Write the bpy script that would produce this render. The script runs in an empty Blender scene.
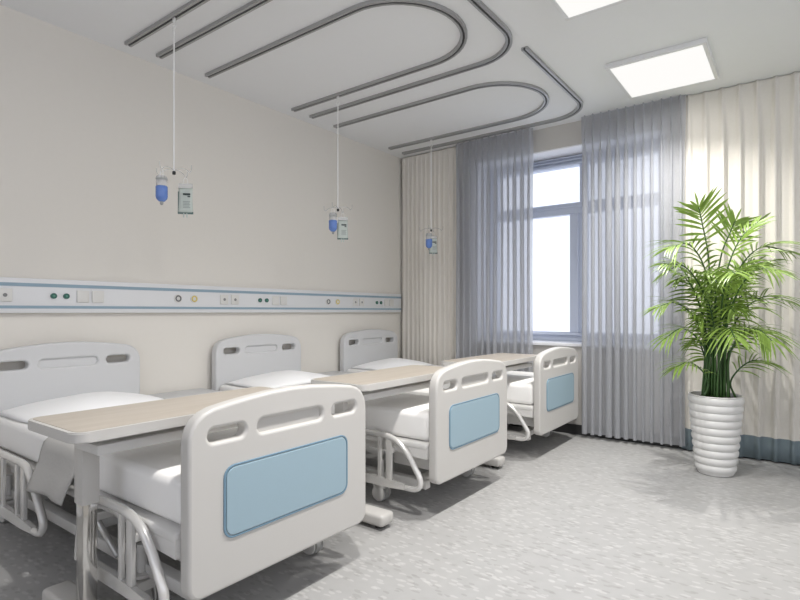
import bpy, bmesh, math, random
from mathutils import Vector, Matrix
random.seed(7)
SC = bpy.context.scene
COL = SC.collection
PI = math.pi

# ------------------------------------------------------------------ materials
def mat(name, col, rough=.5, metal=0., spec=.5, noise=None, coat=0., transl=0., alpha=1., bump=None):
    m = bpy.data.materials.new(name); m.use_nodes = True
    nt = m.node_tree; b = nt.nodes['Principled BSDF']
    c = (*col, 1)
    b.inputs['Base Color'].default_value = c
    b.inputs['Roughness'].default_value = rough
    b.inputs['Metallic'].default_value = metal
    b.inputs['Specular IOR Level'].default_value = spec
    b.inputs['Coat Weight'].default_value = coat
    tc = nt.nodes.new('ShaderNodeTexCoord')
    if noise:
        sc, amt = noise
        n = nt.nodes.new('ShaderNodeTexNoise'); n.inputs['Scale'].default_value = sc
        n.inputs['Detail'].default_value = 4
        nt.links.new(tc.outputs['Object'], n.inputs['Vector'])
        r = nt.nodes.new('ShaderNodeMix'); r.data_type = 'RGBA'
        r.inputs[6].default_value = tuple(x*(1-amt) for x in col)+(1,)
        r.inputs[7].default_value = tuple(min(1, x*(1+amt)) for x in col)+(1,)
        nt.links.new(n.outputs['Fac'], r.inputs[0])
        nt.links.new(r.outputs[2], b.inputs['Base Color'])
    if bump:
        sc, st = bump
        n = nt.nodes.new('ShaderNodeTexNoise'); n.inputs['Scale'].default_value = sc
        nt.links.new(tc.outputs['Object'], n.inputs['Vector'])
        bp = nt.nodes.new('ShaderNodeBump'); bp.inputs['Strength'].default_value = st
        bp.inputs['Distance'].default_value = .005
        nt.links.new(n.outputs['Fac'], bp.inputs['Height'])
        nt.links.new(bp.outputs['Normal'], b.inputs['Normal'])
    out = nt.nodes['Material Output']
    last = b.outputs[0]
    if transl:
        t = nt.nodes.new('ShaderNodeBsdfTranslucent'); t.inputs[0].default_value = c
        mx = nt.nodes.new('ShaderNodeMixShader'); mx.inputs[0].default_value = transl
        nt.links.new(last, mx.inputs[1]); nt.links.new(t.outputs[0], mx.inputs[2]); last = mx.outputs[0]
    if alpha < 1:
        t = nt.nodes.new('ShaderNodeBsdfTransparent')
        mx = nt.nodes.new('ShaderNodeMixShader'); mx.inputs[0].default_value = alpha
        nt.links.new(t.outputs[0], mx.inputs[1]); nt.links.new(last, mx.inputs[2]); last = mx.outputs[0]
    nt.links.new(last, out.inputs[0])
    return m

M = {}
M['wall'] = mat('wall_paint', (.82, .785, .725), .8, spec=.2, noise=(30, .012), bump=(220, .05))
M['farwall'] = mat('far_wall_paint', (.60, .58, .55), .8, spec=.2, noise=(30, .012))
M['ceil'] = mat('ceiling_paint', (.86, .865, .875), .85, spec=.2, noise=(20, .008))
M['trimwhite'] = mat('white_trim', (.8, .8, .8), .4)
M['plastic'] = mat('ivory_plastic', (.575, .56, .535), .38, noise=(8, .006))
M['headplastic'] = mat('grey_white_plastic', (.67, .672, .675), .4, noise=(8, .006))
M['blue'] = mat('blue_panel', (.325, .445, .515), .45, noise=(300, .03))
M['bluedark'] = mat('blue_trim', (.17, .28, .37), .4)
M['sheet'] = mat('white_sheet', (.94, .93, .91), .9, spec=.15, bump=(14, .25))
M['pillow'] = mat('pillow_cotton', (.93, .93, .93), .9, spec=.15, bump=(10, .3))
M['cloth'] = mat('grey_cloth', (.50, .49, .47), .95, spec=.1, bump=(60, .2))
M['steel'] = mat('painted_steel', (.68, .67, .65), .35, noise=(15, .01))
M['railtube'] = mat('rail_tube', (.74, .73, .71), .25, metal=.35)
M['chrome'] = mat('brushed_chrome', (.66, .65, .63), .12, metal=1.)
M['tyre'] = mat('grey_tyre', (.38, .38, .37), .5)
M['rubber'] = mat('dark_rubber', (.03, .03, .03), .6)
M['casterw'] = mat('caster_cover', (.7, .69, .67), .4)
M['track'] = mat('track_aluminium', (.42, .42, .42), .4, metal=.55)
M['trackdark'] = mat('track_groove', (.06, .06, .06), .6)
M['railwhite'] = mat('unit_white', (.78, .785, .795), .4)
M['railblue'] = mat('unit_blue', (.29, .40, .48), .4)
M['socket'] = mat('socket_plastic', (.74, .73, .70), .35)
M['green'] = mat('green_port', (.03, .13, .10), .3)
M['portgreen'] = mat('port_centre', (.10, .28, .20), .3)
M['greylite'] = mat('socket_hole', (.25, .25, .25), .5)
M['yellow'] = mat('yellow_ring', (.72, .58, .16), .4)
M['ring'] = mat('dark_ring', (.16, .16, .17), .4)
M['winframe'] = mat('window_frame', (.60, .65, .76), .4)
M['sill'] = mat('sill_stone', (.78, .79, .82), .3)
M['reveal'] = mat('reveal_white', (.93, .93, .94), .6)
M['drape'] = mat('beige_drape', (.80, .765, .705), .9, spec=.1, transl=.03, noise=(60, .03))
M['hem'] = mat('blue_hem', (.25, .31, .34), .9, spec=.1, transl=.12, noise=(60, .03))
M['rod'] = mat('white_rod', (.93, .93, .92), .35)
M['black'] = mat('black_knob', (.02, .02, .02), .4)
M['pot'] = mat('white_pot', (.74, .735, .72), .35, noise=(12, .01))
M['soil'] = mat('dark_soil', (.03, .022, .018), .95, bump=(60, .8))
M['leaf'] = mat('palm_leaf', (.215, .335, .058), .36, transl=.11, noise=(9, .30))
M['stem'] = mat('palm_stem', (.035, .09, .02), .45, noise=(20, .2))
M['bottleblue'] = mat('blue_fluid', (.13, .24, .60), .2, noise=(30, .05))
M['bottlecap'] = mat('grey_cap', (.35, .36, .36), .4)
M['bagwhite'] = mat('bag_pale_green', (.60, .66, .62), .3, noise=(40, .04))
M['bagdark'] = mat('bag_dark_seal', (.10, .16, .15), .4)
M['print'] = mat('bag_print', (.04, .06, .06), .6)
M['printgrey'] = mat('bag_print_grey', (.34, .38, .37), .6)
M['cabinet'] = mat('cabinet_grey', (.60, .605, .61), .4)

def glass_mat():
    m = bpy.data.materials.new('window_glass'); m.use_nodes = True
    nt = m.node_tree; nt.nodes.remove(nt.nodes['Principled BSDF'])
    g = nt.nodes.new('ShaderNodeBsdfGlossy'); g.inputs['Roughness'].default_value = .02
    t = nt.nodes.new('ShaderNodeBsdfTransparent'); t.inputs[0].default_value = (.87, .88, .895, 1)
    mx = nt.nodes.new('ShaderNodeMixShader'); mx.inputs[0].default_value = .06
    nt.links.new(t.outputs[0], mx.inputs[1]); nt.links.new(g.outputs[0], mx.inputs[2])
    nt.links.new(mx.outputs[0], nt.nodes['Material Output'].inputs[0])
    return m
M['glass'] = glass_mat()
def clear_mat():
    m = bpy.data.materials.new('clear_plastic'); m.use_nodes = True
    nt = m.node_tree; b = nt.nodes['Principled BSDF']
    b.inputs['Base Color'].default_value = (.8, .81, .81, 1); b.inputs['Roughness'].default_value = .15
    t = nt.nodes.new('ShaderNodeBsdfTransparent')
    mx = nt.nodes.new('ShaderNodeMixShader'); mx.inputs[0].default_value = .45
    nt.links.new(t.outputs[0], mx.inputs[1]); nt.links.new(b.outputs[0], mx.inputs[2])
    nt.links.new(mx.outputs[0], nt.nodes['Material Output'].inputs[0])
    return m
M['clear'] = clear_mat()

def sheer_mat():
    m = bpy.data.materials.new('sheer_fabric'); m.use_nodes = True
    nt = m.node_tree; nt.nodes.remove(nt.nodes['Principled BSDF'])
    tc = nt.nodes.new('ShaderNodeTexCoord')
    n = nt.nodes.new('ShaderNodeTexNoise'); n.inputs['Scale'].default_value = 90
    nt.links.new(tc.outputs['Object'], n.inputs['Vector'])
    cr = nt.nodes.new('ShaderNodeValToRGB')
    cr.color_ramp.elements[0].color = (.56, .57, .60, 1); cr.color_ramp.elements[1].color = (.63, .64, .67, 1)
    nt.links.new(n.outputs['Fac'], cr.inputs[0])
    d = nt.nodes.new('ShaderNodeBsdfDiffuse'); t = nt.nodes.new('ShaderNodeBsdfTranslucent')
    nt.links.new(cr.outputs[0], d.inputs[0]); nt.links.new(cr.outputs[0], t.inputs[0])
    tr = nt.nodes.new('ShaderNodeBsdfTransparent')
    m1 = nt.nodes.new('ShaderNodeMixShader'); m1.inputs[0].default_value = .42
    nt.links.new(d.outputs[0], m1.inputs[1]); nt.links.new(t.outputs[0], m1.inputs[2])
    # a thin weave lets less light through where it is seen edge-on
    lw = nt.nodes.new('ShaderNodeLayerWeight'); lw.inputs[0].default_value = .35
    mr = nt.nodes.new('ShaderNodeMapRange')
    mr.inputs['From Min'].default_value = 0; mr.inputs['From Max'].default_value = 1
    mr.inputs['To Min'].default_value = .73; mr.inputs['To Max'].default_value = .985
    nt.links.new(lw.outputs['Facing'], mr.inputs['Value'])
    m2 = nt.nodes.new('ShaderNodeMixShader')
    nt.links.new(mr.outputs['Result'], m2.inputs[0])
    nt.links.new(tr.outputs[0], m2.inputs[1]); nt.links.new(m1.outputs[0], m2.inputs[2])
    nt.links.new(m2.outputs[0], nt.nodes['Material Output'].inputs[0])
    return m
M['sheer'] = sheer_mat()

def floor_mat():
    m = bpy.data.materials.new('vinyl_floor'); m.use_nodes = True
    nt = m.node_tree; b = nt.nodes['Principled BSDF']
    tc = nt.nodes.new('ShaderNodeTexCoord')
    def chips(scale, rot, thr, stretch):
        mp = nt.nodes.new('ShaderNodeMapping'); mp.inputs['Scale'].default_value = (scale, scale*stretch, 1)
        mp.inputs['Rotation'].default_value = (0, 0, rot)
        nt.links.new(tc.outputs['Object'], mp.inputs['Vector'])
        nz = nt.nodes.new('ShaderNodeTexNoise'); nz.inputs['Scale'].default_value = 1.2
        nt.links.new(mp.outputs[0], nz.inputs['Vector'])
        va = nt.nodes.new('ShaderNodeMix'); va.data_type = 'RGBA'; va.inputs[0].default_value = .25
        nt.links.new(mp.outputs[0], va.inputs[6]); nt.links.new(nz.outputs['Color'], va.inputs[7])
        v = nt.nodes.new('ShaderNodeTexVoronoi'); v.inputs['Scale'].default_value = 1
        v.voronoi_dimensions = '2D'
        nt.links.new(va.outputs[2], v.inputs['Vector'])
        sep = nt.nodes.new('ShaderNodeSeparateColor'); nt.links.new(v.outputs['Color'], sep.inputs[0])
        g = nt.nodes.new('ShaderNodeMath'); g.operation = 'GREATER_THAN'; g.inputs[1].default_value = thr
        nt.links.new(sep.outputs[0], g.inputs[0])
        l = nt.nodes.new('ShaderNodeMath'); l.operation = 'LESS_THAN'; l.inputs[1].default_value = .36
        nt.links.new(v.outputs['Distance'], l.inputs[0])
        mu = nt.nodes.new('ShaderNodeMath'); mu.operation = 'MULTIPLY'
        nt.links.new(g.outputs[0], mu.inputs[0]); nt.links.new(l.outputs[0], mu.inputs[1])
        return mu.outputs[0]
    n = nt.nodes.new('ShaderNodeTexNoise'); n.inputs['Scale'].default_value = 14; n.inputs['Detail'].default_value = 5
    nt.links.new(tc.outputs['Object'], n.inputs['Vector'])
    cr = nt.nodes.new('ShaderNodeValToRGB')
    cr.color_ramp.elements[0].position = .3; cr.color_ramp.elements[1].position = .7
    cr.color_ramp.elements[0].color = (.385, .381, .375, 1); cr.color_ramp.elements[1].color = (.415, .411, .405, 1)
    nt.links.new(n.outputs['Fac'], cr.inputs[0])
    last = cr.outputs[0]
    for sc, rot, thr, st, colr in ((24, .3, .78, 2.6, (.60, .595, .585, 1)), (21, 1.5, .84, 2.4, (.26, .25, .24, 1)),
                                   (28, 2.3, .82, 2.2, (.62, .615, .60, 1)), (30, .9, .87, 2.2, (.24, .23, .22, 1))):
        mx = nt.nodes.new('ShaderNodeMix'); mx.data_type = 'RGBA'
        f = nt.nodes.new('ShaderNodeMath'); f.operation = 'MULTIPLY'; f.inputs[1].default_value = .34
        nt.links.new(chips(sc, rot, thr, st), f.inputs[0])
        nt.links.new(f.outputs[0], mx.inputs[0]); nt.links.new(last, mx.inputs[6]); mx.inputs[7].default_value = colr
        last = mx.outputs[2]
    nt.links.new(last, b.inputs['Base Color'])
    b.inputs['Roughness'].default_value = .38; b.inputs['Specular IOR Level'].default_value = .35
    return m
M['floor'] = floor_mat()

def wood_mat():
    m = bpy.data.materials.new('pale_wood'); m.use_nodes = True
    nt = m.node_tree; b = nt.nodes['Principled BSDF']
    tc = nt.nodes.new('ShaderNodeTexCoord'); mp = nt.nodes.new('ShaderNodeMapping')
    mp.inputs['Scale'].default_value = (26, 2.2, 10)
    nt.links.new(tc.outputs['Object'], mp.inputs['Vector'])
    n = nt.nodes.new('ShaderNodeTexNoise'); n.inputs['Scale'].default_value = 1.5; n.inputs['Detail'].default_value = 6
    nt.links.new(mp.outputs[0], n.inputs['Vector'])
    cr = nt.nodes.new('ShaderNodeValToRGB')
    cr.color_ramp.elements[0].position = .3; cr.color_ramp.elements[1].position = .7
    cr.color_ramp.elements[0].color = (.43, .38, .32, 1); cr.color_ramp.elements[1].color = (.48, .43, .37, 1)
    nt.links.new(n.outputs['Fac'], cr.inputs[0]); nt.links.new(cr.outputs[0], b.inputs['Base Color'])
    b.inputs['Roughness'].default_value = .42
    return m
M['wood'] = wood_mat()

def emit_mat(name, col, s):
    m = bpy.data.materials.new(name); m.use_nodes = True
    nt = m.node_tree; nt.nodes.remove(nt.nodes['Principled BSDF'])
    e = nt.nodes.new('ShaderNodeEmission'); e.inputs[0].default_value = (*col, 1); e.inputs[1].default_value = s
    nt.links.new(e.outputs[0], nt.nodes['Material Output'].inputs[0])
    return m
PANEL_POWER = 1.0
M['lamp'] = emit_mat('panel_light', (1, .985, .96), PANEL_POWER)

# ------------------------------------------------------------------ mesh helpers
def link(o, parent=None):
    COL.objects.link(o)
    if parent is not None: o.parent = parent
    return o
def obj(name, bm, m, parent=None, smooth=40):
    me = bpy.data.meshes.new(name)
    bmesh.ops.recalc_face_normals(bm, faces=bm.faces[:])
    bm.to_mesh(me); bm.free()
    ms = m if isinstance(m, (list, tuple)) else [m]
    for x in ms: me.materials.append(x)
    if smooth:
        for p in me.polygons: p.use_smooth = True
        me.set_sharp_from_angle(angle=math.radians(smooth))
    return link(bpy.data.objects.new(name, me), parent)
def tag(o, label, cat, group=None, kind=None):
    if label: o['label'] = label
    if cat: o['category'] = cat
    if group: o['group'] = group
    if kind: o['kind'] = kind
    return o
def thing(name, label, cat, loc=(0, 0, 0), group=None, rz=0):
    o = bpy.data.objects.new(name, None); COL.objects.link(o)
    o.empty_display_size = .1
    o.location = loc; o.rotation_euler = (0, 0, rz)
    return tag(o, label, cat, group)
def dup(root, loc, label, rz=None):
    r = root.copy(); COL.objects.link(r); r.location = loc; r['label'] = label
    if rz is not None: r.rotation_euler = (0, 0, rz)
    for ch in list(root.children):
        c = ch.copy(); COL.objects.link(c); c.parent = r
        for g in list(ch.children):
            d = g.copy(); COL.objects.link(d); d.parent = c
    return r
def add_box(bm, lo, hi, bev=0, seg=2, mi=0):
    r = bmesh.ops.create_cube(bm, size=1)
    vs = r['verts']
    c = [(a+b)/2 for a, b in zip(lo, hi)]; s = [b-a for a, b in zip(lo, hi)]
    for v in vs: v.co = Vector((v.co.x*s[0]+c[0], v.co.y*s[1]+c[1], v.co.z*s[2]+c[2]))
    fs = {f for v in vs for f in v.link_faces}
    for f in fs: f.material_index = mi
    if bev:
        es = {e for v in vs for e in v.link_edges}
        r = bmesh.ops.bevel(bm, geom=list(es), offset=bev, segments=seg, affect='EDGES', profile=.5)
        for f in r['faces']: f.material_index = mi
def B(*boxes):
    bm = bmesh.new()
    for b in boxes: add_box(bm, *b)
    return bm
def frames(pts):
    n = len(pts); T = []
    for i in range(n):
        a = pts[max(i-1, 0)]; b = pts[min(i+1, n-1)]
        T.append((b-a).normalized())
    up = Vector((0, 0, 1)) if abs(T[0].z) < .9 else Vector((1, 0, 0))
    N = [(up - T[0]*up.dot(T[0])).normalized()]
    for i in range(1, n):
        v = N[-1] - T[i]*N[-1].dot(T[i]); N.append(v.normalized())
    return T, N
def add_tube(bm, pts, r, seg=8, cap=True, mi=0):
    pts = [Vector(p) for p in pts]
    T, N = frames(pts); rings = []
    rr = r if isinstance(r, (list, tuple)) else [r]*len(pts)
    for p, t, n, q in zip(pts, T, N, rr):
        b = t.cross(n)
        rings.append([bm.verts.new(p + (n*math.cos(2*PI*k/seg) + b*math.sin(2*PI*k/seg))*q) for k in range(seg)])
    for a, b in zip(rings, rings[1:]):
        for k in range(seg):
            f = bm.faces.new((a[k], a[(k+1) % seg], b[(k+1) % seg], b[k])); f.material_index = mi
    if cap:
        bm.faces.new(rings[0][::-1]).material_index = mi; bm.faces.new(rings[-1]).material_index = mi
def add_sweep(bm, pts, prof):
    """sweep a flat (side, z) profile along a horizontal path"""
    pts = [Vector(p) for p in pts]; n = len(pts); rings = []
    for i in range(n):
        a = pts[max(i-1, 0)]; b = pts[min(i+1, n-1)]
        t = (b-a).normalized(); s = Vector((t.y, -t.x, 0))
        rings.append([bm.verts.new(pts[i]+s*u+Vector((0, 0, v))) for u, v in prof])
    m = len(prof)
    for a, b in zip(rings, rings[1:]):
        for k in range(m): bm.faces.new((a[k], a[(k+1) % m], b[(k+1) % m], b[k]))
    bm.faces.new(rings[0][::-1]); bm.faces.new(rings[-1])
def add_lathe(bm, prof, c=(0, 0, 0), seg=32, cap=True, mi=0):
    rings = []
    for r, z in prof:
        rings.append([bm.verts.new((c[0]+r*math.cos(2*PI*k/seg), c[1]+r*math.sin(2*PI*k/seg), c[2]+z)) for k in range(seg)])
    for a, b in zip(rings, rings[1:]):
        for k in range(seg):
            bm.faces.new((a[k], a[(k+1) % seg], b[(k+1) % seg], b[k])).material_index = mi
    if cap:
        bm.faces.new(rings[0][::-1]).material_index = mi; bm.faces.new(rings[-1]).material_index = mi
def add_cyl(bm, a, b, r, seg=16, mi=0): add_tube(bm, [a, b], r, seg, True, mi)
def smooth_path(pts, n=8):
    pts = [Vector(p) for p in pts]; out = []
    P = [pts[0]*2-pts[1]] + pts + [pts[-1]*2-pts[-2]]
    for i in range(1, len(P)-2):
        p0, p1, p2, p3 = P[i-1:i+3]
        for k in range(n):
            t = k/n
            out.append(.5*((2*p1)+(p2-p0)*t+(2*p0-5*p1+4*p2-p3)*t*t+(3*p1-p0-3*p2+p3)*t**3))
    out.append(pts[-1]); return out
def rrect(cx, cy, w, h, r, n=6):
    o = []
    for sx, sy, a0 in ((1, 1, 0), (-1, 1, 90), (-1, -1, 180), (1, -1, 270)):
        for k in range(n+1):
            a = math.radians(a0+90*k/n)
            o.append((cx+sx*(w/2-r)+r*math.cos(a), cy+sy*(h/2-r)+r*math.sin(a)))
    return o
def plate(name, loops, depth, bev, m, parent, x0, seg=3):
    """plate in the y-z plane with holes; spans x0-depth .. x0"""
    cu = bpy.data.curves.new(name, 'CURVE'); cu.dimensions = '2D'; cu.fill_mode = 'BOTH'
    for lp in loops:
        s = cu.splines.new('POLY'); s.points.add(len(lp)-1); s.use_cyclic_u = True
        for p, (a, b) in zip(s.points, lp): p.co = (a, b, 0, 1)
    cu.extrude = depth/2-bev; cu.bevel_depth = bev; cu.bevel_resolution = seg-1; cu.offset = -bev
    t = bpy.data.objects.new(name, cu); COL.objects.link(t)
    dg = bpy.context.evaluated_depsgraph_get()
    me = bpy.data.meshes.new_from_object(t.evaluated_get(dg))
    bpy.data.objects.remove(t); bpy.data.curves.remove(cu)
    # local (a,b,c) -> (x0-depth/2 + c, a, b)
    me.transform(Matrix(((0, 0, 1, x0-depth/2), (1, 0, 0, 0), (0, 1, 0, 0), (0, 0, 0, 1))))
    me.materials.clear(); me.materials.append(m)
    for p in me.polygons: p.use_smooth = True
    me.set_sharp_from_angle(angle=math.radians(38))
    me.name = name
    return link(bpy.data.objects.new(name, me), parent)
def structure(name, bm, m, parent=None, label=None, smooth=0):
    o = obj(name, bm, m, parent, smooth); o['kind'] = 'structure'
    if parent is None: o['label'] = label or name; o['category'] = name.split('_')[0]
    return o

# ------------------------------------------------------------------ the room
H = 2.905; YW = 4.951; YO = 5.36; XR = 6.2; YB = -2.6
bm = B(((-.2, YB, -.1), (XR, YO, 0))); structure('floor', bm, M['floor'], label='speckled pale grey vinyl floor')
bm = B(((-.2, YB, H), (XR, YO, H+.1))); structure('ceiling', bm, M['ceil'], label='plain pale grey ceiling')
bm = B(((-.2, YB, 0), (0, YO, H))); structure('wall_left', bm, M['wall'], label='beige painted wall behind the beds')
bm = B(((XR, YB, 0), (XR+.1, YO, 1.5)), ((XR, YB, 2.7), (XR+.1, YO, H)), ((XR, YB, 1.5), (XR+.1, -2.2, 2.7)), ((XR, 4.2, 1.5), (XR+.1, YO, 2.7))); structure('wall_right', bm, M['wall'], label='beige wall on the right, out of view')  # unseen wall; its high opening is added to let in fill daylight
bm = B(((-.2, YB-.1, 0), (1.2, YB, H)), ((5.4, YB-.1, 0), (XR+.1, YB, H)), ((1.2, YB-.1, 2.65), (5.4, YB, H)), ((1.2, YB-.1, 0), (5.4, YB, 1.3))); structure('wall_back', bm, M['wall'], label='beige wall behind the viewer, out of view')  # high opening invented in this unseen wall, for daylight fill from behind
WX0, WX1, WZ0, WZ1 = .98, 2.76, .815, 2.69
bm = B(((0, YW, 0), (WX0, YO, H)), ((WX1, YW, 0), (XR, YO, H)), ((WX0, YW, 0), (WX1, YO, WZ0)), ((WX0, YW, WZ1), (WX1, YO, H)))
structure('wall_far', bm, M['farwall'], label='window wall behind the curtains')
bm = B(((WX0+.001, YW+.0, WZ1-.012), (WX1-.001, YO-.1, WZ1-.001)), ((WX0+.001, YW, WZ0+.03), (WX0+.012, YO-.1, WZ1-.012)), ((WX1-.012, YW, WZ0+.03), (WX1-.001, YO-.1, WZ1-.012)))
structure('trim_1', bm, M['reveal'], label='white window reveal lining')
bm = B(((0, -2.5, 0), (.012, 4.93, .1)))
structure('baseboard_left', bm, M['trimwhite'], label='white skirting behind the beds')

bm = B(((.02, 4.938, 0), (XR-.01, 4.951, .09))); structure('baseboard_shade_far', bm, M['rubber'], label='dark strip standing in for the shadow below the curtains')  # near-black strip paints the shadow gap under the curtain hems
# window with two lights and a fanlight row
FY0, FY1 = 5.225, 5.30
win = thing('window_1', 'blue grey framed window with fanlights between sheer curtains', 'window', ((WX0+WX1)/2, 5.25, WZ0)); win['kind'] = 'structure'
def L(lo, hi): # world box -> window-local
    o = win.location
    return (tuple(a-b for a, b in zip(lo, o)), tuple(a-b for a, b in zip(hi, o)))
zt0, zt1 = 2.10, 2.212; mx0, mx1 = 1.862, 2.03
bm = bmesh.new()
for lo, hi in (((WX0+.012, FY0, WZ0+.03), (1.075, FY1, WZ1-.012)), ((2.665, FY0, WZ0+.03), (WX1-.012, FY1, WZ1-.012)),
               ((1.075, FY0, WZ0+.03), (2.665, FY1, .935)), ((1.075, FY0, 2.575), (2.665, FY1, WZ1-.012)),
               ((1.075, FY0, zt0), (2.665, FY1, zt1)), ((mx0, FY0, .935), (mx1, FY1, zt0)), ((1.96, FY0, zt1), (2.03, FY1, 2.575))):
    add_box(bm, *L(lo, hi), .004, 1)
# raised profile strips on the frame
for z in (2.622, 2.655):
    add_box(bm, *L((WX0+.014, FY0-.028, z), (WX1-.014, FY0, z+.014)), .003, 1)
add_box(bm, *L((1.05, FY0-.03, 2.578), (2.69, FY0, 2.60)), .004, 1)
add_box(bm, *L((1.05, FY0-.02, zt0+.062), (2.69, FY0, zt0+.078)), .004, 1)
add_box(bm, *L((1.05, FY0-.035, .905), (2.69, FY0, .928)), .004, 1)
add_box(bm, *L((1.935, FY0-.022, .93), (1.955, FY0, zt0)), .003, 1)
f = structure('window_frame', bm, M['winframe'], win)
for a, b, c, d in ((1.075, mx0, .935, zt0), (mx1, 2.665, .935, zt0), (1.075, 1.96, zt1, 2.575), (2.03, 2.665, zt1, 2.575)):
    bm = B((*L((a, 5.262, c), (b, 5.268, d)),)); structure('pane', bm, M['glass'], win)
bm = B((*L((WX0-.06, YW-.045, WZ0), (WX1+.06, YW-.001, WZ0+.03)), .006, 2), (*L((WX0+.001, YW-.001, WZ0+.001), (WX1-.001, FY0+.02, WZ0+.03)),))
structure('window_sill', bm, M['sill'], win)

# ------------------------------------------------------------------ curtains
def curtain_bm(x0, x1, y, z0, z1, pleats, amp, sharp=1.0, seed=1, pinch=.10, nper=16, fold=.006, zs=26, hemz=None):
    rnd = random.Random(seed)
    n = pleats*nper; bm = bmesh.new(); rows = []
    ph = [rnd.uniform(-.35, .35) for _ in range(pleats+1)]; am = [rnd.uniform(.6, 1.3) for _ in range(pleats+1)]
    zl = [z0+(z1-z0)*k/zs for k in range(zs+1)]
    zl += [z1-.02, z1-.05, z1-pinch, z1-pinch*1.5]
    if hemz: zl += [hemz-.001, hemz]
    zl = sorted(set(zl))
    for z in zl:
        h = z1-z; row = []
        k = min(1, max(0, (h-pinch*.4)/(pinch*4)))         # 0 in the gathered heading, 1 below
        k = k*k*(3-2*k)
        for i in range(n+1):
            u = i/nper; j = min(int(u), pleats-1); w = u-j
            a = am[j]*(1-w)+am[j+1]*w; p = (ph[j]*(1-w)+ph[j+1]*w)
            th = 2*PI*u+p*k*(1+.5*math.sin(z*1.1+j*1.7))
            s = math.sin(th)
            soft = math.cos(th) if sharp > 0 else 1-2*math.exp(-((w-.5-.25*p)/(.09+.05*a))**2)
            head = math.exp(-((w-.5)/.10)**2)*1.3-.35        # pinched pleat standing out
            yy = amp*((1-k)*head*.9 - k*soft*a)
            xx = u/pleats*(x1-x0)+x0 + k*fold*a*math.sin(th if sharp > 0 else 2*th)
            yy += .006*math.sin(z*2.3+u*.9)*k
            row.append(bm.verts.new((xx, y-yy, z)))
        rows.append(row)
    for r, (a, b) in enumerate(zip(rows, rows[1:])):
        for i in range(n):
            f = bm.faces.new((a[i], a[i+1], b[i+1], b[i]))
            if hemz and zl[r+1] <= hemz+1e-6: f.material_index = 1
    return bm
def curtain(name, label, cat, m, *a, group=None, hem=None, solid=0, **k):
    bm = curtain_bm(*a, hemz=hem, **k)
    o = obj(name, bm, m, None, 180); tag(o, label, cat, group)
    if solid:
        md = o.modifiers.new('thickness', 'SOLIDIFY'); md.thickness = solid; md.offset = 0
    return o
curtain('beige_curtain', 'beige pleated curtain in the corner beside the bed wall', 'curtain', M['drape'], .03, .86, 4.91, .02, H-.008, 14, .012, sharp=-1, fold=.003, seed=3, solid=.002, group='beige side curtains')
curtain('beige_curtain', 'beige pleated curtain with blue hem behind the potted palm', 'curtain', [M['drape'], M['hem']], 2.90, 4.75, 4.895, .012, H-.004, 16, .020, sharp=-1, fold=.004, seed=5, hem=.185, solid=.002, group='beige side curtains')
curtain('sheer_curtain', 'grey sheer curtain over left part of the window, nearer the bed wall', 'curtain', M['sheer'], .775, 1.635, 4.852, .04, H-.003, 12, .030, sharp=.8, seed=8, fold=.034, group='sheer window curtains')
curtain('sheer_curtain', 'grey sheer curtain over right part of the window, beside the potted palm', 'curtain', M['sheer'], 2.095, 2.94, 4.852, .04, H-.003, 12, .030, sharp=.8, seed=11, fold=.034, group='sheer window curtains')

# ------------------------------------------------------------------ ceiling panels
def panel(x0, x1, y0, y1, label):
    t = thing('ceiling_light', label, 'ceiling light', ((x0+x1)/2, (y0+y1)/2, H), 'square ceiling light panels')
    w, d = (x1-x0)/2, (y1-y0)/2; z = -.035; e = .026
    obj('light_frame', B(((-w, -d, z), (w, -d+e, 0), .003, 1), ((-w, d-e, z), (w, d, 0), .003, 1), ((-w, -d+e, z), (-w+e, d-e, 0), .003, 1), ((w-e, -d+e, z), (w, d-e, 0), .003, 1)), M['trimwhite'], t)
    obj('diffuser', B(((-w+e, -d+e, z+.004), (w-e, d-e, -.002))), M['lamp'], t, 0)
    return t
def lamp(x, y, cone):
    l = bpy.data.lights.new('panel_lamp', 'AREA'); l.shape = 'SQUARE'; l.size = .42; l.energy = LAMP*(.3 if cone < 132 else 1.1); l.color = (1, .975, .94)
    l.spread = math.radians(176)
    o = bpy.data.objects.new('panel_lamp', l); COL.objects.link(o); o.location = (x, y, H-.034)
    l = bpy.data.lights.new('panel_spot', 'SPOT'); l.energy = SPOT*(1.2 if cone < 132 else 1.05); l.color = (1, .975, .94)
    l.spot_size = math.radians(cone); l.spot_blend = 1.0 if cone < 132 else .72; l.shadow_soft_size = .015
    o = bpy.data.objects.new('panel_spot', l); COL.objects.link(o); o.location = (x, y, H-.036)
LAMP = 12; SPOT = 130
for y, c in ((4.28, 130), (2.80, 136), (1.30, 136)): lamp(2.88, y, c)  # last lamp pair is added, for the unseen extra panel
p0 = panel(2.567, 3.20, 3.925, 4.615, 'square white ceiling light panel in front of the window curtains')
dup(p0, ((2.57+3.19)/2, 2.80, H), 'square white ceiling light panel cut by the top edge of the picture')
for y in (1.30,):  # extra panel out of view, added for its light
    dup(p0, ((2.57+3.19)/2, y, H), 'square white ceiling light panel added to the row, unseen overhead')

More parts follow.
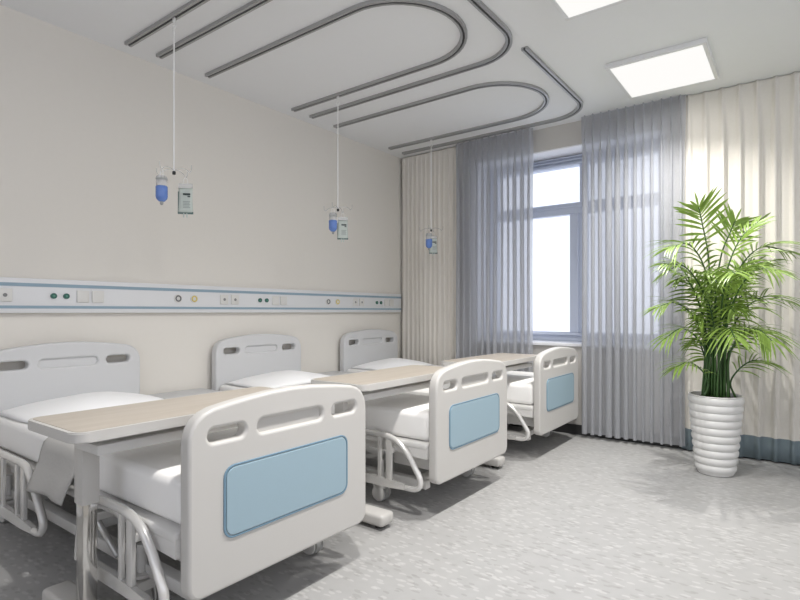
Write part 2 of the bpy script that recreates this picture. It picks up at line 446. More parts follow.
# ------------------------------------------------------------------ ceiling tracks
def arc(cx, cy, r, a0, a1, n=14, ry=None):
    ry = ry or r
    return [(cx+r*math.cos(math.radians(a0+(a1-a0)*k/n)), cy+ry*math.sin(math.radians(a0+(a1-a0)*k/n)), 0) for k in range(n+1)]
def track(name, path, label, cat, group, w=.044, h=.021):
    t = thing(name, label, cat, (*path[0][:2], H), group)
    o = Vector(path[0])
    pts = [Vector(p)-o for p in path]
    # two lips with a dark slot between
    bm = bmesh.new()
    add_sweep(bm, pts, [(-w/2, -h), (-w/2+.015, -h), (-w/2+.015, -.006), (w/2-.015, -.006), (w/2-.015, -h), (w/2, -h), (w/2, 0), (-w/2, 0)])
    obj('track_channel', bm, M['track'], t, 30)
    bm = bmesh.new()
    add_sweep(bm, pts, [(-w/2+.0152, -.016), (w/2-.0152, -.016), (w/2-.0152, -.0065), (-w/2+.0152, -.0065)])
    obj('track_slot', bm, M['trackdark'], t, 30)
    e = Vector(pts[0])
    return t
def u_path(ya, yb, x0=.145, xt=2.03):
    r = (yb-ya)/2; cy = (ya+yb)/2; rx = .42
    return [(x0, ya, 0)] + [(xt-rx+0, ya, 0)] + arc(xt-rx, cy, rx, -90, 90, 22, r)[1:] + [(x0, yb, 0)]
def l_path(ys, ye, x0=.15, xt=2.21, r=.34):
    return [(xt, ys, 0), (xt, ye-r, 0)] + arc(xt-r, ye-r, r, 0, 90, 12)[1:] + [(x0, ye, 0)]
gU, gL = 'drip rail loops on the ceiling', 'curtain rails on the ceiling'
track('ceiling_track', u_path(.885, 1.735), 'grey ceiling track loop over the nearest bed', 'ceiling track', gU)
track('ceiling_track', u_path(2.323, 3.165), 'grey U-shaped ceiling track loop over the middle bed', 'ceiling track', gU)
track('ceiling_track', u_path(3.69, 4.535), 'grey U-shaped ceiling track loop over the bed by the window', 'ceiling track', gU)
track('ceiling_track', l_path(.50, 1.945), 'grey ceiling curtain track with bend between nearest and middle bed', 'ceiling track', gL)
track('ceiling_track', l_path(1.93, 3.375), 'grey ceiling curtain track with rounded bend around the middle bed', 'ceiling track', gL)
track('ceiling_track', l_path(3.345, 4.77), 'grey ceiling curtain track with rounded bend running close to the window', 'ceiling track', gL)

# ------------------------------------------------------------------ bed head unit on the wall
un = thing('bedhead_unit', 'long white wall rail with blue stripes and sockets behind the beds', 'wall unit', (0, 2.0, 1.13))
Y0u, Y1u = -2.2, 2.88                                        # local extents
obj('housing', B(((0, Y0u, 0), (.045, Y1u, .206), .006, 2)), M['railwhite'], un)
for z, h in ((.027, .017), (.157, .020)):
    obj('stripe', B(((.0445, Y0u+.003, z), (.0475, Y1u-.003, z+h))), M['railblue'], un)['label'] = 'blue stripe along the unit'
def sock(y, dot=True):
    s = obj('socket', B(((.045, y-.036, .066), (.056, y+.036, .142), .004, 2)), M['socket'], un)
    if dot:
        bm = bmesh.new(); add_cyl(bm, (.055, y, .104), (.0575, y, .104), .011, 16); obj('socket_hole', bm, M['greylite'], s)
def port(y):
    bm = bmesh.new(); add_cyl(bm, (.045, y, .104), (.056, y, .104), .017, 18)
    p = obj('port', bm, M['green'], un); p['label'] = 'dark green round port'
    bm = bmesh.new(); add_cyl(bm, (.056, y, .104), (.058, y, .104), .006, 12); obj('port_hole', bm, M['portgreen'], p)
def gas(y, m, lab):
    bm = bmesh.new(); add_cyl(bm, (.045, y, .104), (.052, y, .104), .030, 24)
    g = obj('gas_outlet', bm, M['socket'], un); g['label'] = lab
    bm = bmesh.new(); add_tube(bm, [(.053, y+.019*math.cos(a), .104+.019*math.sin(a)) for a in [2*PI*k/20 for k in range(21)]], .005, 8, False); obj('outlet_ring', bm, m, g)
for k in range(-2, 3):
    o = 1.55*k-2.0
    for y, fn in ((.985, 's'), (1.085, 's'), (1.335, 'p'), (1.405, 'p'), (1.50, 'b'), (1.59, 'b'), (2.147, 'g'), (2.276, 'y')):
        yy = y+o
        if not Y0u+.05 < yy < Y1u-.05: continue
        if fn == 's': sock(yy)
        elif fn == 'b': sock(yy, False)
        elif fn == 'p': port(yy)
        elif fn == 'g': gas(yy, M['ring'], 'round outlet with a dark ring')
        else: gas(yy, M['yellow'], 'round outlet with a yellow ring')

# ------------------------------------------------------------------ beds
def board_loop(dz=0, zb=.19):
    top = [(.44, .69), (.438, .725), (.428, .757), (.410, .783), (.383, .802), (.345, .815), (.28, .825), (.2, .834), (.1, .843), (0, .846)]
    r = [(y, z+dz) for y, z in top]; l = [(-y, z) for y, z in reversed(r[:-1])]
    rb = .05; bot = []
    for k in range(7):
        a = math.radians(180+90*k/6); bot.append((-.44+rb+rb*math.cos(a), zb+rb+rb*math.sin(a)))
    for k in range(7):
        a = math.radians(270+90*k/6); bot.append((.44-rb+rb*math.cos(a), zb+rb+rb*math.sin(a)))
    return r + l + bot
def board(name, parent, x0, dz, zb, depth, m):
    zc = .722+dz
    holes = [rrect(s*.293, zc, .150, .048, .0235) for s in (-1, 1)] + [rrect(0, zc, .330, .052, .025)]
    o = plate(name, [board_loop(dz, zb)]+holes, depth, .012, m, parent, x0, 4)
    # closed back of the middle grip recess
    bm = bmesh.new(); bm.from_mesh(o.data)
    add_box(bm, (x0-depth+.008, -.176, zc-.032), (x0-.018, .176, zc+.032))
    bm.to_mesh(o.data); bm.free()
    o.data.set_sharp_from_angle(angle=math.radians(38))
    return o
def make_bed(yc, label):
    t = thing('hospital_bed', label, 'hospital bed', (0, yc, 0), 'hospital beds along the wall')
    board('headboard', t, .098, .107, .32, .064, M['headplastic'])
    fb = board('footboard', t, 2.107, 0, .19, .055, M['plastic'])
    # blue inlay with its dark groove
    tr = plate('panel_trim', [rrect(0, .484, .622, .254, .043), rrect(0, .484, .606, .240, .037)], .008, .002, M['bluedark'], fb, 2.1115, 2)
    tr['label'] = 'dark blue rim of the inlay'
    bp = plate('blue_panel', [rrect(0, .484, .602, .236, .036)], .010, .003, M['blue'], fb, 2.1125, 2)
    bp['label'] = 'pale blue rectangular inlay'
    # mattress
    bm = bmesh.new(); add_box(bm, (.10, -.425, .417), (2.045, .425, .576), .034, 5)
    obj('mattress', bm, M['sheet'], t, 60)
    # moulded deck below it, deeper lip at the foot end
    bm = bmesh.new()
    add_box(bm, (.10, -.455, .378), (2.05, .455, .415), .012, 3)
    for s in (-1, 1):
        y = s*.44
        prof = [(1.62, .388), (1.72, .375), (1.84, .350), (1.90, .335), (2.05, .330), (2.05, .395), (1.62, .395)]
        vs = [[bm.verts.new((x, y+d, z)) for x, z in prof] for d in (-.012, .012)]
        bm.faces.new(vs[0]); bm.faces.new(vs[1][::-1])
        for k in range(7): bm.faces.new((vs[0][k], vs[0][(k+1) % 7], vs[1][(k+1) % 7], vs[1][k]))
    obj('bed_deck', bm, M['steel'], t)
    # underframe
    bm = bmesh.new()
    for s in (-1, 1):
        add_box(bm, (.15, s*.36-.02, .315), (2.04, s*.36+.02, .375), .006, 2)
        add_box(bm, (.20, s*.33-.025, .125), (1.98, s*.33+.025, .175), .006, 2)
    for x in (.25, 1.05, 1.90):
        add_box(bm, (x-.03, -.345, .128), (x+.03, .345, .172), .005, 2)
    add_box(bm, (1.74, -.34, .235), (2.035, .34, .372), .008, 2)
    add_box(bm, (.20, -.34, .255), (.45, .34, .372), .008, 2)
    obj('underframe', bm, M['steel'], t)
    for x in (.42, 1.62):
        bm = bmesh.new(); add_box(bm, (x-.07, -.09, .17), (x+.07, .09, .29), .01, 2); add_box(bm, (x-.05, -.07, .28), (x+.05, .07, .395), .006, 2)
        obj('lift_column', bm, M['steel'], t)
    for s in (-1, 1):
        bm = bmesh.new(); add_tube(bm, [(1.22, s*.40, .375), (1.47, s*.36, .15)], .013, 10)
        obj('brace', bm, M['railtube'], t)
    # side rails
    def rail(path, bars, s):
        y = s*.478
        bm = bmesh.new(); add_tube(bm, [(x, y, z) for x, z in [(p.x, p.z) for p in smooth_path([(a, 0, b) for a, b in path], 6)]], .0165, 10)
        xa, xb = path[0][0]+.02, path[-1][0]-.02
        lo = [(xa, .142), (xb-.10, .142), (xb+.015, .150), (xb+.015, .176), (xb-.10, .186), (xb-.22, .194), (xa, .194)]
        vv = [[bm.verts.new((a, y+d, b)) for a, b in lo] for d in (-.011, .011)]
        bm.faces.new(vv[0]); bm.faces.new(vv[1][::-1])
        for k in range(7): bm.faces.new((vv[0][k], vv[0][(k+1) % 7], vv[1][(k+1) % 7], vv[1][k]))
        r = obj('side_rail', bm, M['railtube'], t)
        for x, w in bars:
            bm = bmesh.new(); add_box(bm, (x-w, y-.009, .185), (x+w, y+.009, .43), .004, 2)
            obj('rail_bar', bm, M['railtube'], r)
        for x in (bars[0][0], bars[-1][0]):
            bm = bmesh.new(); add_box(bm, (x-.02, min(y, s*.35), .335), (x+.02, max(y, s*.35), .365), .004, 1)
            obj('rail_bracket', bm, M['steel'], r)
    pf = [(1.40, .165), (1.405, .22), (1.43, .32), (1.49, .405), (1.57, .432), (1.70, .437), (1.79, .433), (1.865, .412), (1.93, .362), (1.99, .282), (2.025, .225), (2.022, .185), (1.985, .163), (1.93, .162)]
    ph = [(.20, .165), (.20, .22), (.215, .30), (.26, .40), (.36, .437), (.72, .440), (.80, .440), (.865, .425), (.925, .375), (1.0, .285), (1.045, .228), (1.042, .188), (1.005, .165), (.95, .162)]
    for s in (-1, 1):
        rail(pf, ((1.50, .012), (1.745, .012), (1.812, .020)), s)
        rail(ph, ((.33, .012), (.56, .012), (.745, .012), (.825, .020)), s)
    # casters
    for x0 in (.24, 1.66):
        for s in (-1, 1):
            y = s*.36; x = x0+(.18 if x0 > 1 and s > 0 else 0)
            bm = bmesh.new()
            add_lathe(bm, [(.022, .10), (.022, .128), (.040, .130), (.040, .142), (.018, .146), (.018, .25)], (x, y, 0), 18)
            for d in (-1, 1): add_tube(bm, [(x, y+d*.026, .052), (x, y+d*.032, .052), (x, y+d*.036, .052)], [.047, .047, .040], 22)
            add_box(bm, (x-.040, y-.036, .080), (x+.040, y+.036, .122), .010, 2)
            c = obj('caster', bm, M['casterw'], t)
            bm = bmesh.new(); add_tube(bm, [(x, y-.020, .05), (x, y-.016, .05), (x, y+.016, .05), (x, y+.020, .05)], [.040, .049, .049, .040], 22)
            obj('wheel', bm, M['tyre'], c)
    return t
YC = (1.405, 2.868, 4.308)
bed = make_bed(YC[0], 'white hospital bed with blue footboard inlay, nearest of the three')
dup(bed, (0, YC[1], 0), 'white hospital bed with blue footboard inlay, in the middle of the row')
dup(bed, (0, YC[2], 0), 'white hospital bed with blue footboard inlay, beside the window')

# pillows
def pillow_bm(lx=.52, ly=.80, h=.074, n=20, m=30):
    bm = bmesh.new(); g = {}
    for sgn in (1, -1):
        for i in range(n+1):
            for j in range(m+1):
                u = 2*i/n-1; v = 2*j/m-1
                edge = (i in (0, n)) or (j in (0, m))
                e = (max(0, 1-abs(u)**2.4)*max(0, 1-abs(v)**2.0))**.72
                px = u*lx/2*(1-.03*v*v); py = v*ly/2*(1-.04*u*u)
                z = .006+e*h if sgn > 0 else .006*(1-min(1, e*6))
                if sgn > 0: z += e*.004*math.sin(5*v+2*u+1)
                if edge and sgn < 0: g[(sgn, i, j)] = g[(1, i, j)]
                else: g[(sgn, i, j)] = bm.verts.new((px, py, z))
    for sgn in (1, -1):
        for i in range(n):
            for j in range(m):
                f = [g[(sgn, i, j)], g[(sgn, i+1, j)], g[(sgn, i+1, j+1)], g[(sgn, i, j+1)]]
                bm.faces.new(f if sgn > 0 else f[::-1])
    return bm
pl = obj('pillow', pillow_bm(), M['pillow'], None, 180)
pl.location = (.37, YC[0], .5765)
tag(pl, 'white pillow at the head of the nearest bed', 'pillow', 'white pillows on the beds')
for y, lab in ((YC[1], 'white pillow at the head of the middle bed'), (YC[2], 'white pillow at the head of the bed by the window')):
    q = pl.copy(); COL.objects.link(q); q.location = (.37, y, .5765); q['label'] = lab

# grey cloth hanging over the near side of the first bed
bm = bmesh.new()
prof = [(1.035, .588), (1.02, .588), (1.0, .587), (.972, .580), (.954, .562), (.945, .53), (.936, .48), (.926, .45), (.916, .42), (.908, .395), (.902, .372), (.899, .355)]
rows = []
for k, (y, z) in enumerate(prof):
    f = k/(len(prof)-1); row = []
    for i in range(21):
        u = i/20
        x = (1.00-.035*f)+u*(.365-.01*f)
        wv = .006*math.sin(u*8+1)*max(0, f-.35)*1.6
        drop = .006*math.sin(u*3.1)*f*f+.010*u*f
        row.append(bm.verts.new((x, y-wv-.004, z+drop*(1 if k > 6 else 0))))
    rows.append(row)
for a, b in zip(rows, rows[1:]):
    for i in range(20): bm.faces.new((a[i], a[i+1], b[i+1], b[i]))
cl = obj('hanging_cloth', bm, M['cloth'], None, 180)
md = cl.modifiers.new('thickness', 'SOLIDIFY'); md.thickness = .005; md.offset = -1
tag(cl, 'grey cloth hanging over the side of the nearest bed below the table corner', 'cloth')

# ------------------------------------------------------------------ overbed tables
def make_table(y, label):
    x0, x1, Lg, z = 1.52, 1.925, 1.01, .768
    t = thing('overbed_table', label, 'overbed table', ((x0+x1)/2, y, 0), 'overbed tables across the beds')
    w = (x1-x0)/2
    def flat(name, o_w, y0, y1, z0, z1, r, m, bev):
        bm = bmesh.new()
        lp = rrect(0, (y0+y1)/2, o_w*2, y1-y0, r, 6)
        vb = [bm.verts.new((a, b, z0)) for a, b in lp]; vt = [bm.verts.new((a, b, z1)) for a, b in lp]
        n = len(lp)
        bm.faces.new(vb[::-1]); bm.faces.new(vt)
        for k in range(n): bm.faces.new((vb[k], vb[(k+1) % n], vt[(k+1) % n], vt[k]))
        if bev:
            es = [e for e in bm.edges if abs(e.verts[0].co.z-e.verts[1].co.z) < 1e-6]
            bmesh.ops.bevel(bm, geom=es, offset=bev, segments=2, affect='EDGES')
        return obj(name, bm, m, t)
    flat('table_edge', w, 0, Lg, z-.034, z-.0006, .045, M['plastic'], .004)['label'] = 'white rim of the table top'
    flat('table_top', w-.014, .014, Lg-.014, z-.006, z+.0008, .034, M['wood'], 0)['label'] = 'pale wood table top'
    # beam below the top
    obj('support_beam', B(((-.05, .10, z-.100), (.127, Lg-.05, z-.066), .005, 2), ((-.03, .12, z-.068), (.085, Lg-.08, z-.034), .002, 1)), M['steel'], t)
    c = -.088
    obj('leg_sleeve', B(((c-.034, .128, .455), (c+.034, .188, z-.034), .005, 2)), M['plastic'], t)
    obj('leg_post', B(((c-.028, .133, .055), (c+.028, .183, .50), .004, 2)), M['chrome'], t)['label'] = 'chrome lower leg'
    obj('table_base', B(((-.365, .108, .020), (.235, .215, .082), .018, 3)), M['plastic'], t)
    for x in (-.31, .18):
        bm = bmesh.new(); add_lathe(bm, [(.022, 0), (.026, .003), (.026, .014), (.018, .022)], (x, .16, 0), 18)
        obj('foot_pad', bm, M['rubber'], t)
    return t
tb = make_table(.70, 'pale wood overbed table across the nearest bed')
dup(tb, (tb.location.x, 2.035, 0), 'pale wood overbed table across the middle bed')
dup(tb, (tb.location.x, 3.375, 0), 'pale wood overbed table across the bed by the window')

# ------------------------------------------------------------------ bedside cabinets
def make_cabinet(y, label):
    t = thing('bedside_cabinet', label, 'bedside cabinet', (.045, y, 0), 'bedside cabinets between the beds')
    obj('cabinet_body', B(((0, 0.012, .05), (.385, .418, .535), .006, 2), ((.02, .03, 0), (.36, .40, .05), .003, 1)), M['cabinet'], t)
    obj('cabinet_top', B(((-.005, 0, .535), (.41, .43, .560), .008, 3)), M['cabinet'], t)
    for z0, z1 in ((.40, .525), (.07, .39)):
        d = obj('drawer' if z0 > .3 else 'door', B(((.385, .02, z0), (.400, .41, z1), .004, 2)), M['plastic'], t)
        bm = bmesh.new(); add_tube(bm, smooth_path([(.398, .15, z1-.045), (.418, .155, z1-.045), (.418, .275, z1-.045), (.398, .28, z1-.045)], 4), .006, 8)
        obj('handle', bm, M['chrome'], d)
    return t
cb = make_cabinet(1.905, 'light grey bedside cabinet between nearest and middle bed')
dup(cb, (.045, 3.375, 0), 'light grey bedside cabinet between middle bed and window bed')

# ------------------------------------------------------------------ drip hangers
AX = Vector((-.37, .93, 0)).normalized()
def make_hanger(x, y, label):
    t = thing('drip_hanger', label, 'drip hanger', (x, y, H), 'drip hangers on the ceiling tracks')
    bm = bmesh.new(); add_tube(bm, [(0, 0, -.095), (0, 0, -.935)], .0042, 8); obj('rod', bm, M['rod'], t)
    bm = bmesh.new()
    add_box(bm, (-.012, -.0045, -.040), (.012, .0045, -.019), .002, 1)
    add_tube(bm, [(0, 0, -.038), (0, 0, -.055)], .004, 8)
    add_tube(bm, [(.017*math.sin(a), 0, -.073-.017*math.cos(a)) for a in [2*PI*k/16 for k in range(15)]], .0035, 8)
    obj('trolley', bm, M['rod'], t)
    bm = bmesh.new(); add_lathe(bm, [(.008, -.952), (.010, -.948), (.010, -.934), (.006, -.930)], seg=14); obj('knob', bm, M['black'], t)['label'] = 'black knob'
    for d in (AX, -AX, Vector((-AX.y, AX.x, 0)), Vector((AX.y, -AX.x, 0))):
        bm = bmesh.new()
        pts = [Vector((0, 0, -.925)), d*.04+Vector((0, 0, -.918)), d*.085+Vector((0, 0, -.928)), d*.106+Vector((0, 0, -.945)), d*.120+Vector((0, 0, -.930)), d*.122+Vector((0, 0, -.905))]
        add_tube(bm, smooth_path(pts, 5), .0016, 6); obj('hook', bm, M['clear'], t)
    return t
def make_bottle(label):
    t = thing('drip_bottle', label, 'drip bottle', group='blue drip bottles')
    bm = bmesh.new(); add_tube(bm, smooth_path([(-.018, 0, -.045), (-.012, 0, -.01), (0, 0, .0), (.012, 0, -.01), (.018, 0, -.045)], 6), .0018, 6); obj('hanging_loop', bm, M['rod'], t)
    bm = bmesh.new(); add_lathe(bm, [(.012, -.036), (.026, -.040), (.030, -.050), (.030, -.098)], seg=24); obj('clear_top', bm, M['clear'], t)
    bm = bmesh.new(); add_lathe(bm, [(.0305, -.052), (.0318, -.054), (.0318, -.062), (.0305, -.064)], seg=24); obj('collar', bm, M['bottlecap'], t)['label'] = 'grey collar'
    bm = bmesh.new(); add_lathe(bm, [(.029, -.0985), (.0325, -.102), (.0325, -.160), (.029, -.172), (.016, -.186), (.010, -.188)], seg=24); obj('fluid', bm, M['bottleblue'], t)['label'] = 'blue fluid'
    bm = bmesh.new(); add_lathe(bm, [(.010, -.188), (.010, -.197), (.007, -.205), (.004, -.207)], seg=14); obj('nozzle', bm, M['bottlecap'], t)
    return t
def make_bag(label):
    t = thing('infusion_bag', label, 'infusion bag', group='pale infusion bags')
    # bag body: width along local y, faces +x
    bm = bmesh.new(); g = {}
    n, m = 12, 16; w, z0, z1 = .082, -.215, -.062
    for s in (1, -1):
        for i in range(n+1):
            for j in range(m+1):
                u = 2*i/n-1; v = j/m
                e = (max(0, 1-abs(u)**4)*max(0, 1-abs(2*v-1)**4))**.5
                ed = i in (0, n) or j in (0, m)
                wd = w/2*(1+.10*(1-v)**2-.04*math.sin(PI*v))
                if ed and s < 0: g[(s, i, j)] = g[(1, i, j)]
                else: g[(s, i, j)] = bm.verts.new((s*.014*e*(1.15-.4*v), u*wd, z0+(z1-z0)*v))
    for s in (1, -1):
        for i in range(n):
            for j in range(m): bm.faces.new([g[(s, i, j)], g[(s, i+1, j)], g[(s, i+1, j+1)], g[(s, i, j+1)]])
    obj('bag_body', bm, M['bagwhite'], t, 180)
    obj('top_seal', B(((-.002, -.041, -.063), (.002, .041, -.035), .001, 1)), M['clear'], t)
    bm = B(((-.003, -.045, -.222), (.003, .045, -.208), .001, 1), ((-.003, -.044, -.212), (.003, -.036, -.085), .001, 1))
    obj('dark_seal', bm, M['bagdark'], t)['label'] = 'dark seam along the bag'
    bm = bmesh.new(); add_tube(bm, smooth_path([(0, -.014, -.037), (0, -.009, -.008), (0, 0, .0), (0, .009, -.008), (0, .014, -.037)], 6), .0015, 6); obj('hanging_loop', bm, M['rod'], t)
    bm = bmesh.new()
    for y in (-.010, .008): add_cyl(bm, (0, y, -.243), (0, y, -.216), .004, 10)
    obj('bag_port', bm, M['bagwhite'], t)
    lb = [((.0125, -.012, -.108), (.0155, .030, -.097), 0), ((.0125, .014, -.120), (.0155, .030, -.113), 0)]
    bm = bmesh.new()
    for lo, hi, _ in lb: add_box(bm, lo, hi)
    obj('dark_print', bm, M['print'], t)['label'] = 'dark printed block'
    bm = bmesh.new()
    for k in range(5): add_box(bm, (.0125, -.012, -.150-.009*k), (.0153, .030-.006*(k % 2), -.1465-.009*k))
    obj('grey_print', bm, M['printgrey'], t)['label'] = 'grey printed lines'
    return t
def place(root, first, x, y, z, rz, lab):
    if first: root.location = (x, y, z); root.rotation_euler = (0, 0, rz); root['label'] = lab; return root
    return dup(root, (x, y, z), lab, rz)
hg = None; bt = make_bottle('x'); bg = make_bag('x')
rzb = math.radians(-42)                            # printed side turned to the room
for k, (x, y, who) in enumerate(((.70, 1.735, 'nearest bed'), (.68, 3.165, 'middle bed'), (.68, 4.535, 'bed by the window'))):
    if k == 0: hg = make_hanger(x, y, 'white drip hanger rod over the nearest bed')
    else: dup(hg, (x, y, H), 'white drip hanger rod over the '+who)
    p = Vector((x, y, H-.945)) - AX*.106
    place(bt, k == 0, p.x, p.y, p.z-.0005, 0, 'small blue fluid bottle hanging over the '+who)
    p = Vector((x, y, H-.945)) + AX*.106
    place(bg, k == 0, p.x, p.y, p.z-.0005, rzb, 'pale printed infusion bag hanging over the '+who)

# ------------------------------------------------------------------ potted palm
PX, PY = 3.205, 4.35
pt = thing('potted_palm', 'tall green palm in a white ribbed pot before the curtains', 'potted plant', (PX, PY, 0))
prof = [(.095, 0.0), (.112, .004)]
N = 10; Hp = .555
for k in range(N):
    z0 = .02+k*(Hp-.03)/N; z1 = .02+(k+1)*(Hp-.03)/N
    for q in range(7):
        f = q/6 if k == N-1 else q/7
        z = z0+(z1-z0)*f
        r = .116+.053*(z/Hp)**.85
        prof.append((r+.011*abs(math.sin(PI*f))**.7-.003, z))
prof += [(.170, Hp-.004), (.168, Hp), (.158, Hp), (.155, Hp-.03)]
bm = bmesh.new(); add_lathe(bm, prof, seg=56, cap=True); obj('pot', bm, M['pot'], pt, 30)
bm = bmesh.new(); add_lathe(bm, [(.153, Hp-.05), (.156, Hp-.028), (.08, Hp-.012), (.02, Hp-.010)], seg=28); obj('soil', bm, M['soil'], pt)
RV = Vector((.8008, .599, 0)); FV = Vector((-.599, .8008, 0))      # across and away directions used to lay out the crown
def leaflet(bm, p, d, nrm, ln, w, droop):
    """one narrow leaf: folded lance shape that bends down towards its tip"""
    d = d.normalized(); s = d.cross(nrm).normalized(); K = 6; cols = []
    for k in range(K+1):
        t = k/K
        c = p + d*ln*t + Vector((0, 0, -1))*droop*ln*t*t
        ww = w*(math.sin(PI*min(1, t*.93+.07))**.75)*(1-.15*t) if k < K else .0004
        up = nrm*ww*.28
        cols.append((bm.verts.new(c - s*ww + up), bm.verts.new(c), bm.verts.new(c + s*ww + up)))
    for a, b in zip(cols, cols[1:]):
        bm.faces.new((a[0], a[1], b[1], b[0])); bm.faces.new((a[1], a[2], b[2], b[1]))
def frond(ctrl, start=.35, pairs=13, ln=.24, w=.0115, droop=.35, nrm=None, angle=50, r0=.0072, seed=0):
    """ctrl: (across, away, height) control points of the midrib, relative to the pot centre"""
    ctrl = [(ctrl[0][0]*1.9, ctrl[0][1]*1.6, ctrl[0][2])] + list(ctrl[1:])
    rnd = random.Random(seed); w *= .62; pairs = int(pairs*1.3); ln *= 1.1
    pts = smooth_path([RV*a+FV*b+Vector((0, 0, c)) for a, b, c in ctrl], 10)
    n = len(pts)
    bm = bmesh.new()
    add_tube(bm, pts, [r0*(1-.5*k/(n-1)) for k in range(n)], 6)
    for f in bm.faces: f.material_index = 1
    k0 = len(bm.faces)
    for q in range(pairs):
        f = start+(1-start)*(q+.5)/pairs
        x = f*(n-1); i = min(int(x), n-2); p = pts[i].lerp(pts[i+1], x-i)
        t = (pts[min(i+2, n-1)]-pts[max(i-1, 0)]).normalized()
        nn = Vector(nrm) if nrm else Vector((0, 0, 1))
        nn = (nn - t*nn.dot(t))
        nn = nn.normalized() if nn.length > .05 else (FV*-1)
        side = t.cross(nn).normalized()
        g = (q+.5)/pairs
        L_ = ln*(.72+.55*math.sin(PI*min(1, .18+.72*g)))*(1-.42*max(0, g-.6)/.4)
        a = math.radians(angle*(1.12-.55*g))
        for sg in (-1, 1):
            aa = a+rnd.uniform(-.10, .10)
            d = t*math.cos(aa)+side*sg*math.sin(aa)+nn*(.14+rnd.uniform(-.08, .08))
            leaflet(bm, p, d, nn, L_*rnd.uniform(.9, 1.08), w*rnd.uniform(.9, 1.1), droop*rnd.uniform(.7, 1.3))
    t = (pts[-1]-pts[-3]).normalized()
    leaflet(bm, pts[-1], t, (FV*-1), ln*.6, w*.9, droop*.6)
    return obj('frond', bm, [M['leaf'], M['stem']], pt, 180)
S = Hp-.02
camn = -FV+Vector((0, 0, .25))
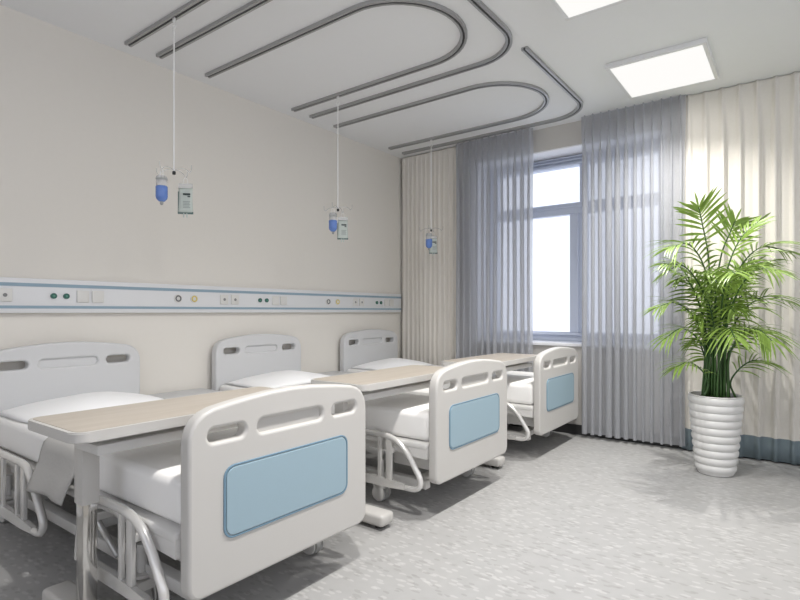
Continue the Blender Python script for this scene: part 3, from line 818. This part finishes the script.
FR = [
 # big upright fronds of the crown
 (dict(ctrl=[(-.02, .02, S), (-.03, .02, 1.10), (-.06, -.02, 1.50), (-.13, -.06, 1.76), (-.165, -.08, 1.86)], start=.60, pairs=9, ln=.185, w=.0165, droop=.10, nrm=camn, angle=62)),
 (dict(ctrl=[(.02, .04, S), (.02, .05, 1.15), (.06, .04, 1.52), (.115, .02, 1.70), (.145, .01, 1.78)], start=.62, pairs=7, ln=.16, w=.015, droop=.12, nrm=camn, angle=60)),
 (dict(ctrl=[(.01, -.02, S), (.02, -.03, 1.10), (.05, -.05, 1.42), (.13, -.07, 1.64), (.25, -.08, 1.76)], start=.58, pairs=9, ln=.17, w=.015, droop=.18, nrm=(-.2, -.4, .8), angle=52)),
 # arching right
 (dict(ctrl=[(.03, .01, S), (.06, 0, 1.05), (.13, -.03, 1.40), (.27, -.06, 1.58), (.44, -.08, 1.56)], start=.5, pairs=12, ln=.24, w=.0125, droop=.40, nrm=(0, -.2, 1), angle=55)),
 (dict(ctrl=[(.03, .03, S), (.05, .05, .95), (.10, .06, 1.22), (.24, .06, 1.43), (.42, .04, 1.50)], start=.42, pairs=14, ln=.19, w=.011, droop=.5, nrm=(0, -.2, 1), angle=55)),
 (dict(ctrl=[(.04, -.02, S), (.07, -.04, .90), (.13, -.07, 1.12), (.27, -.10, 1.24), (.40, -.12, 1.22)], start=.42, pairs=12, ln=.20, w=.0105, droop=.45, nrm=(0, -.3, 1), angle=52)),
 (dict(ctrl=[(.05, .0, S), (.08, 0, .78), (.15, -.02, .93), (.27, -.04, 1.01), (.40, -.05, .96)], start=.40, pairs=11, ln=.18, w=.010, droop=.45, nrm=(0, -.3, 1), angle=50)),
 (dict(ctrl=[(.06, -.03, S), (.08, -.04, .64), (.13, -.06, .74), (.21, -.08, .80), (.29, -.10, .79)], start=.42, pairs=8, ln=.17, w=.0105, droop=.40, nrm=(0, -.3, 1), angle=55)),
 # arching left
 (dict(ctrl=[(-.03, .0, S), (-.05, -.02, 1.08), (-.10, -.05, 1.42), (-.24, -.10, 1.60), (-.40, -.14, 1.57)], start=.5, pairs=12, ln=.22, w=.0125, droop=.40, nrm=(0, -.2, 1), angle=52)),
 (dict(ctrl=[(-.04, -.02, S), (-.06, -.04, .98), (-.13, -.08, 1.26), (-.28, -.13, 1.44), (-.44, -.16, 1.46)], start=.42, pairs=14, ln=.19, w=.0115, droop=.45, nrm=(0, -.3, 1), angle=50)),
 (dict(ctrl=[(-.04, .02, S), (-.06, .03, .88), (-.13, .03, 1.09), (-.27, .02, 1.20), (-.41, .0, 1.17)], start=.42, pairs=12, ln=.18, w=.0105, droop=.45, nrm=(0, -.2, 1), angle=50)),
 (dict(ctrl=[(-.05, -.01, S), (-.07, -.02, .80), (-.14, -.04, .94), (-.27, -.06, 1.02), (-.40, -.08, .95)], start=.40, pairs=11, ln=.17, w=.010, droop=.45, nrm=(0, -.3, 1), angle=50)),
 (dict(ctrl=[(-.06, -.03, S), (-.08, -.05, .63), (-.14, -.08, .73), (-.24, -.10, .79), (-.34, -.12, .76)], start=.42, pairs=9, ln=.17, w=.0105, droop=.45, nrm=(0, -.3, 1), angle=52)),
 # towards the room
 (dict(ctrl=[(-.02, -.05, S), (-.03, -.09, .80), (-.05, -.16, .98), (-.07, -.27, 1.03), (-.09, -.36, .97)], start=.42, pairs=10, ln=.19, w=.012, droop=.5, nrm=(0, -.3, 1), angle=58)),
 (dict(ctrl=[(.02, -.05, S), (.04, -.09, .82), (.08, -.16, .99), (.12, -.27, 1.02), (.15, -.36, .95)], start=.42, pairs=10, ln=.19, w=.012, droop=.5, nrm=(0, -.3, 1), angle=58)),
 (dict(ctrl=[(.0, -.04, S), (-.01, -.07, 1.0), (-.03, -.14, 1.26), (-.06, -.26, 1.40), (-.10, -.38, 1.38)], start=.45, pairs=12, ln=.20, w=.012, droop=.45, nrm=(0, -.3, 1), angle=55)),
 (dict(ctrl=[(.02, -.03, S), (.04, -.06, 1.02), (.08, -.13, 1.28), (.13, -.24, 1.42), (.18, -.35, 1.40)], start=.45, pairs=12, ln=.20, w=.012, droop=.45, nrm=(0, -.3, 1), angle=55)),
 # behind and filling the middle
 (dict(ctrl=[(-.01, .05, S), (-.03, .09, 1.05), (-.08, .16, 1.33), (-.15, .20, 1.47), (-.22, .24, 1.44)], start=.45, pairs=12, ln=.19, w=.0115, droop=.4, angle=55)),
 (dict(ctrl=[(.02, .05, S), (.04, .09, 1.0), (.10, .16, 1.26), (.18, .19, 1.38), (.26, .22, 1.34)], start=.45, pairs=12, ln=.19, w=.0115, droop=.4, angle=55)),
 (dict(ctrl=[(-.03, .03, S), (-.05, .04, .95), (-.09, .05, 1.20), (-.17, .05, 1.36), (-.27, .04, 1.42)], start=.42, pairs=13, ln=.17, w=.011, droop=.35, nrm=(-.1, -.5, .9), angle=55)),
 (dict(ctrl=[(.03, -.01, S), (.05, -.02, .95), (.08, -.04, 1.20), (.14, -.06, 1.38), (.22, -.08, 1.47)], start=.42, pairs=13, ln=.18, w=.011, droop=.35, nrm=(-.1, -.5, .9), angle=55)),
 (dict(ctrl=[(.0, .03, S), (.01, .04, .90), (.03, .04, 1.14), (.08, .02, 1.30), (.16, 0, 1.36)], start=.40, pairs=13, ln=.16, w=.0105, droop=.35, nrm=(0, -.5, .9), angle=55)),
 (dict(ctrl=[(-.02, -.03, S), (-.03, -.05, .88), (-.06, -.07, 1.08), (-.12, -.10, 1.22), (-.21, -.13, 1.26)], start=.40, pairs=13, ln=.16, w=.0105, droop=.4, nrm=(0, -.5, .9), angle=55)),
 (dict(ctrl=[(.03, .02, S), (.05, .02, .76), (.09, .0, .90), (.16, -.03, 1.00), (.25, -.06, 1.01)], start=.38, pairs=11, ln=.16, w=.010, droop=.45, nrm=(0, -.4, 1), angle=55)),
 (dict(ctrl=[(-.02, .03, S), (-.04, .03, .78), (-.07, .02, .96), (-.13, -.01, 1.10), (-.22, -.04, 1.14)], start=.38, pairs=12, ln=.16, w=.010, droop=.45, nrm=(0, -.4, 1), angle=55)),
]
rq = random.Random(21)
for k in range(13):
    a = 2*PI*k/13+rq.uniform(-.25, .25); rr = rq.uniform(.13, .33); hh = rq.uniform(.86, 1.40)
    ca, sa = math.cos(a), math.sin(a)*.8
    FR.append(dict(ctrl=[(ca*.03, sa*.03, S), (ca*.05, sa*.05, S+(hh-S)*.6), (ca*.08, sa*.08, hh-.06), (ca*rr*.7, sa*rr*.7, hh+.05), (ca*rr, sa*rr, hh+.03)],
              start=.36, pairs=12, ln=.13, w=.0105, droop=.45, nrm=(0, -.4, 1), angle=56))
for i, a in enumerate(FR): frond(seed=i, **a)
bm = bmesh.new()
for k in range(9):
    a = 2*PI*k/9+.3; r = .025+.03*(k % 3)/2
    x, y = r*math.cos(a), r*math.sin(a)
    bm_t = bmesh.new(); add_tube(bm_t, [(x, y, S-.01), (x*1.15, y*1.15, .75), (x*1.4, y*1.4, .98)], [.0095, .007, .005], 8)
    obj('cane', bm_t, M['stem'], pt)
bm.free()

# ------------------------------------------------------------------ light, sky, camera
w = bpy.data.worlds.new('World'); SC.world = w; w.use_nodes = True
bgn = w.node_tree.nodes['Background']; bgn.inputs[0].default_value = (.91, .95, 1.07, 1); bgn.inputs[1].default_value = 1.85

cam = bpy.data.cameras.new('Camera'); cam.lens = 24; cam.sensor_width = 36; cam.shift_y = .01425
co = bpy.data.objects.new('Camera', cam); COL.objects.link(co)
co.location = (3.677, 0, 1.14); co.rotation_euler = (PI/2, 0, math.atan(399/533.33))
SC.camera = co
vs = SC.view_settings
vs.view_transform = 'Standard'; vs.look = 'None'; vs.gamma = 1; vs.exposure = 0
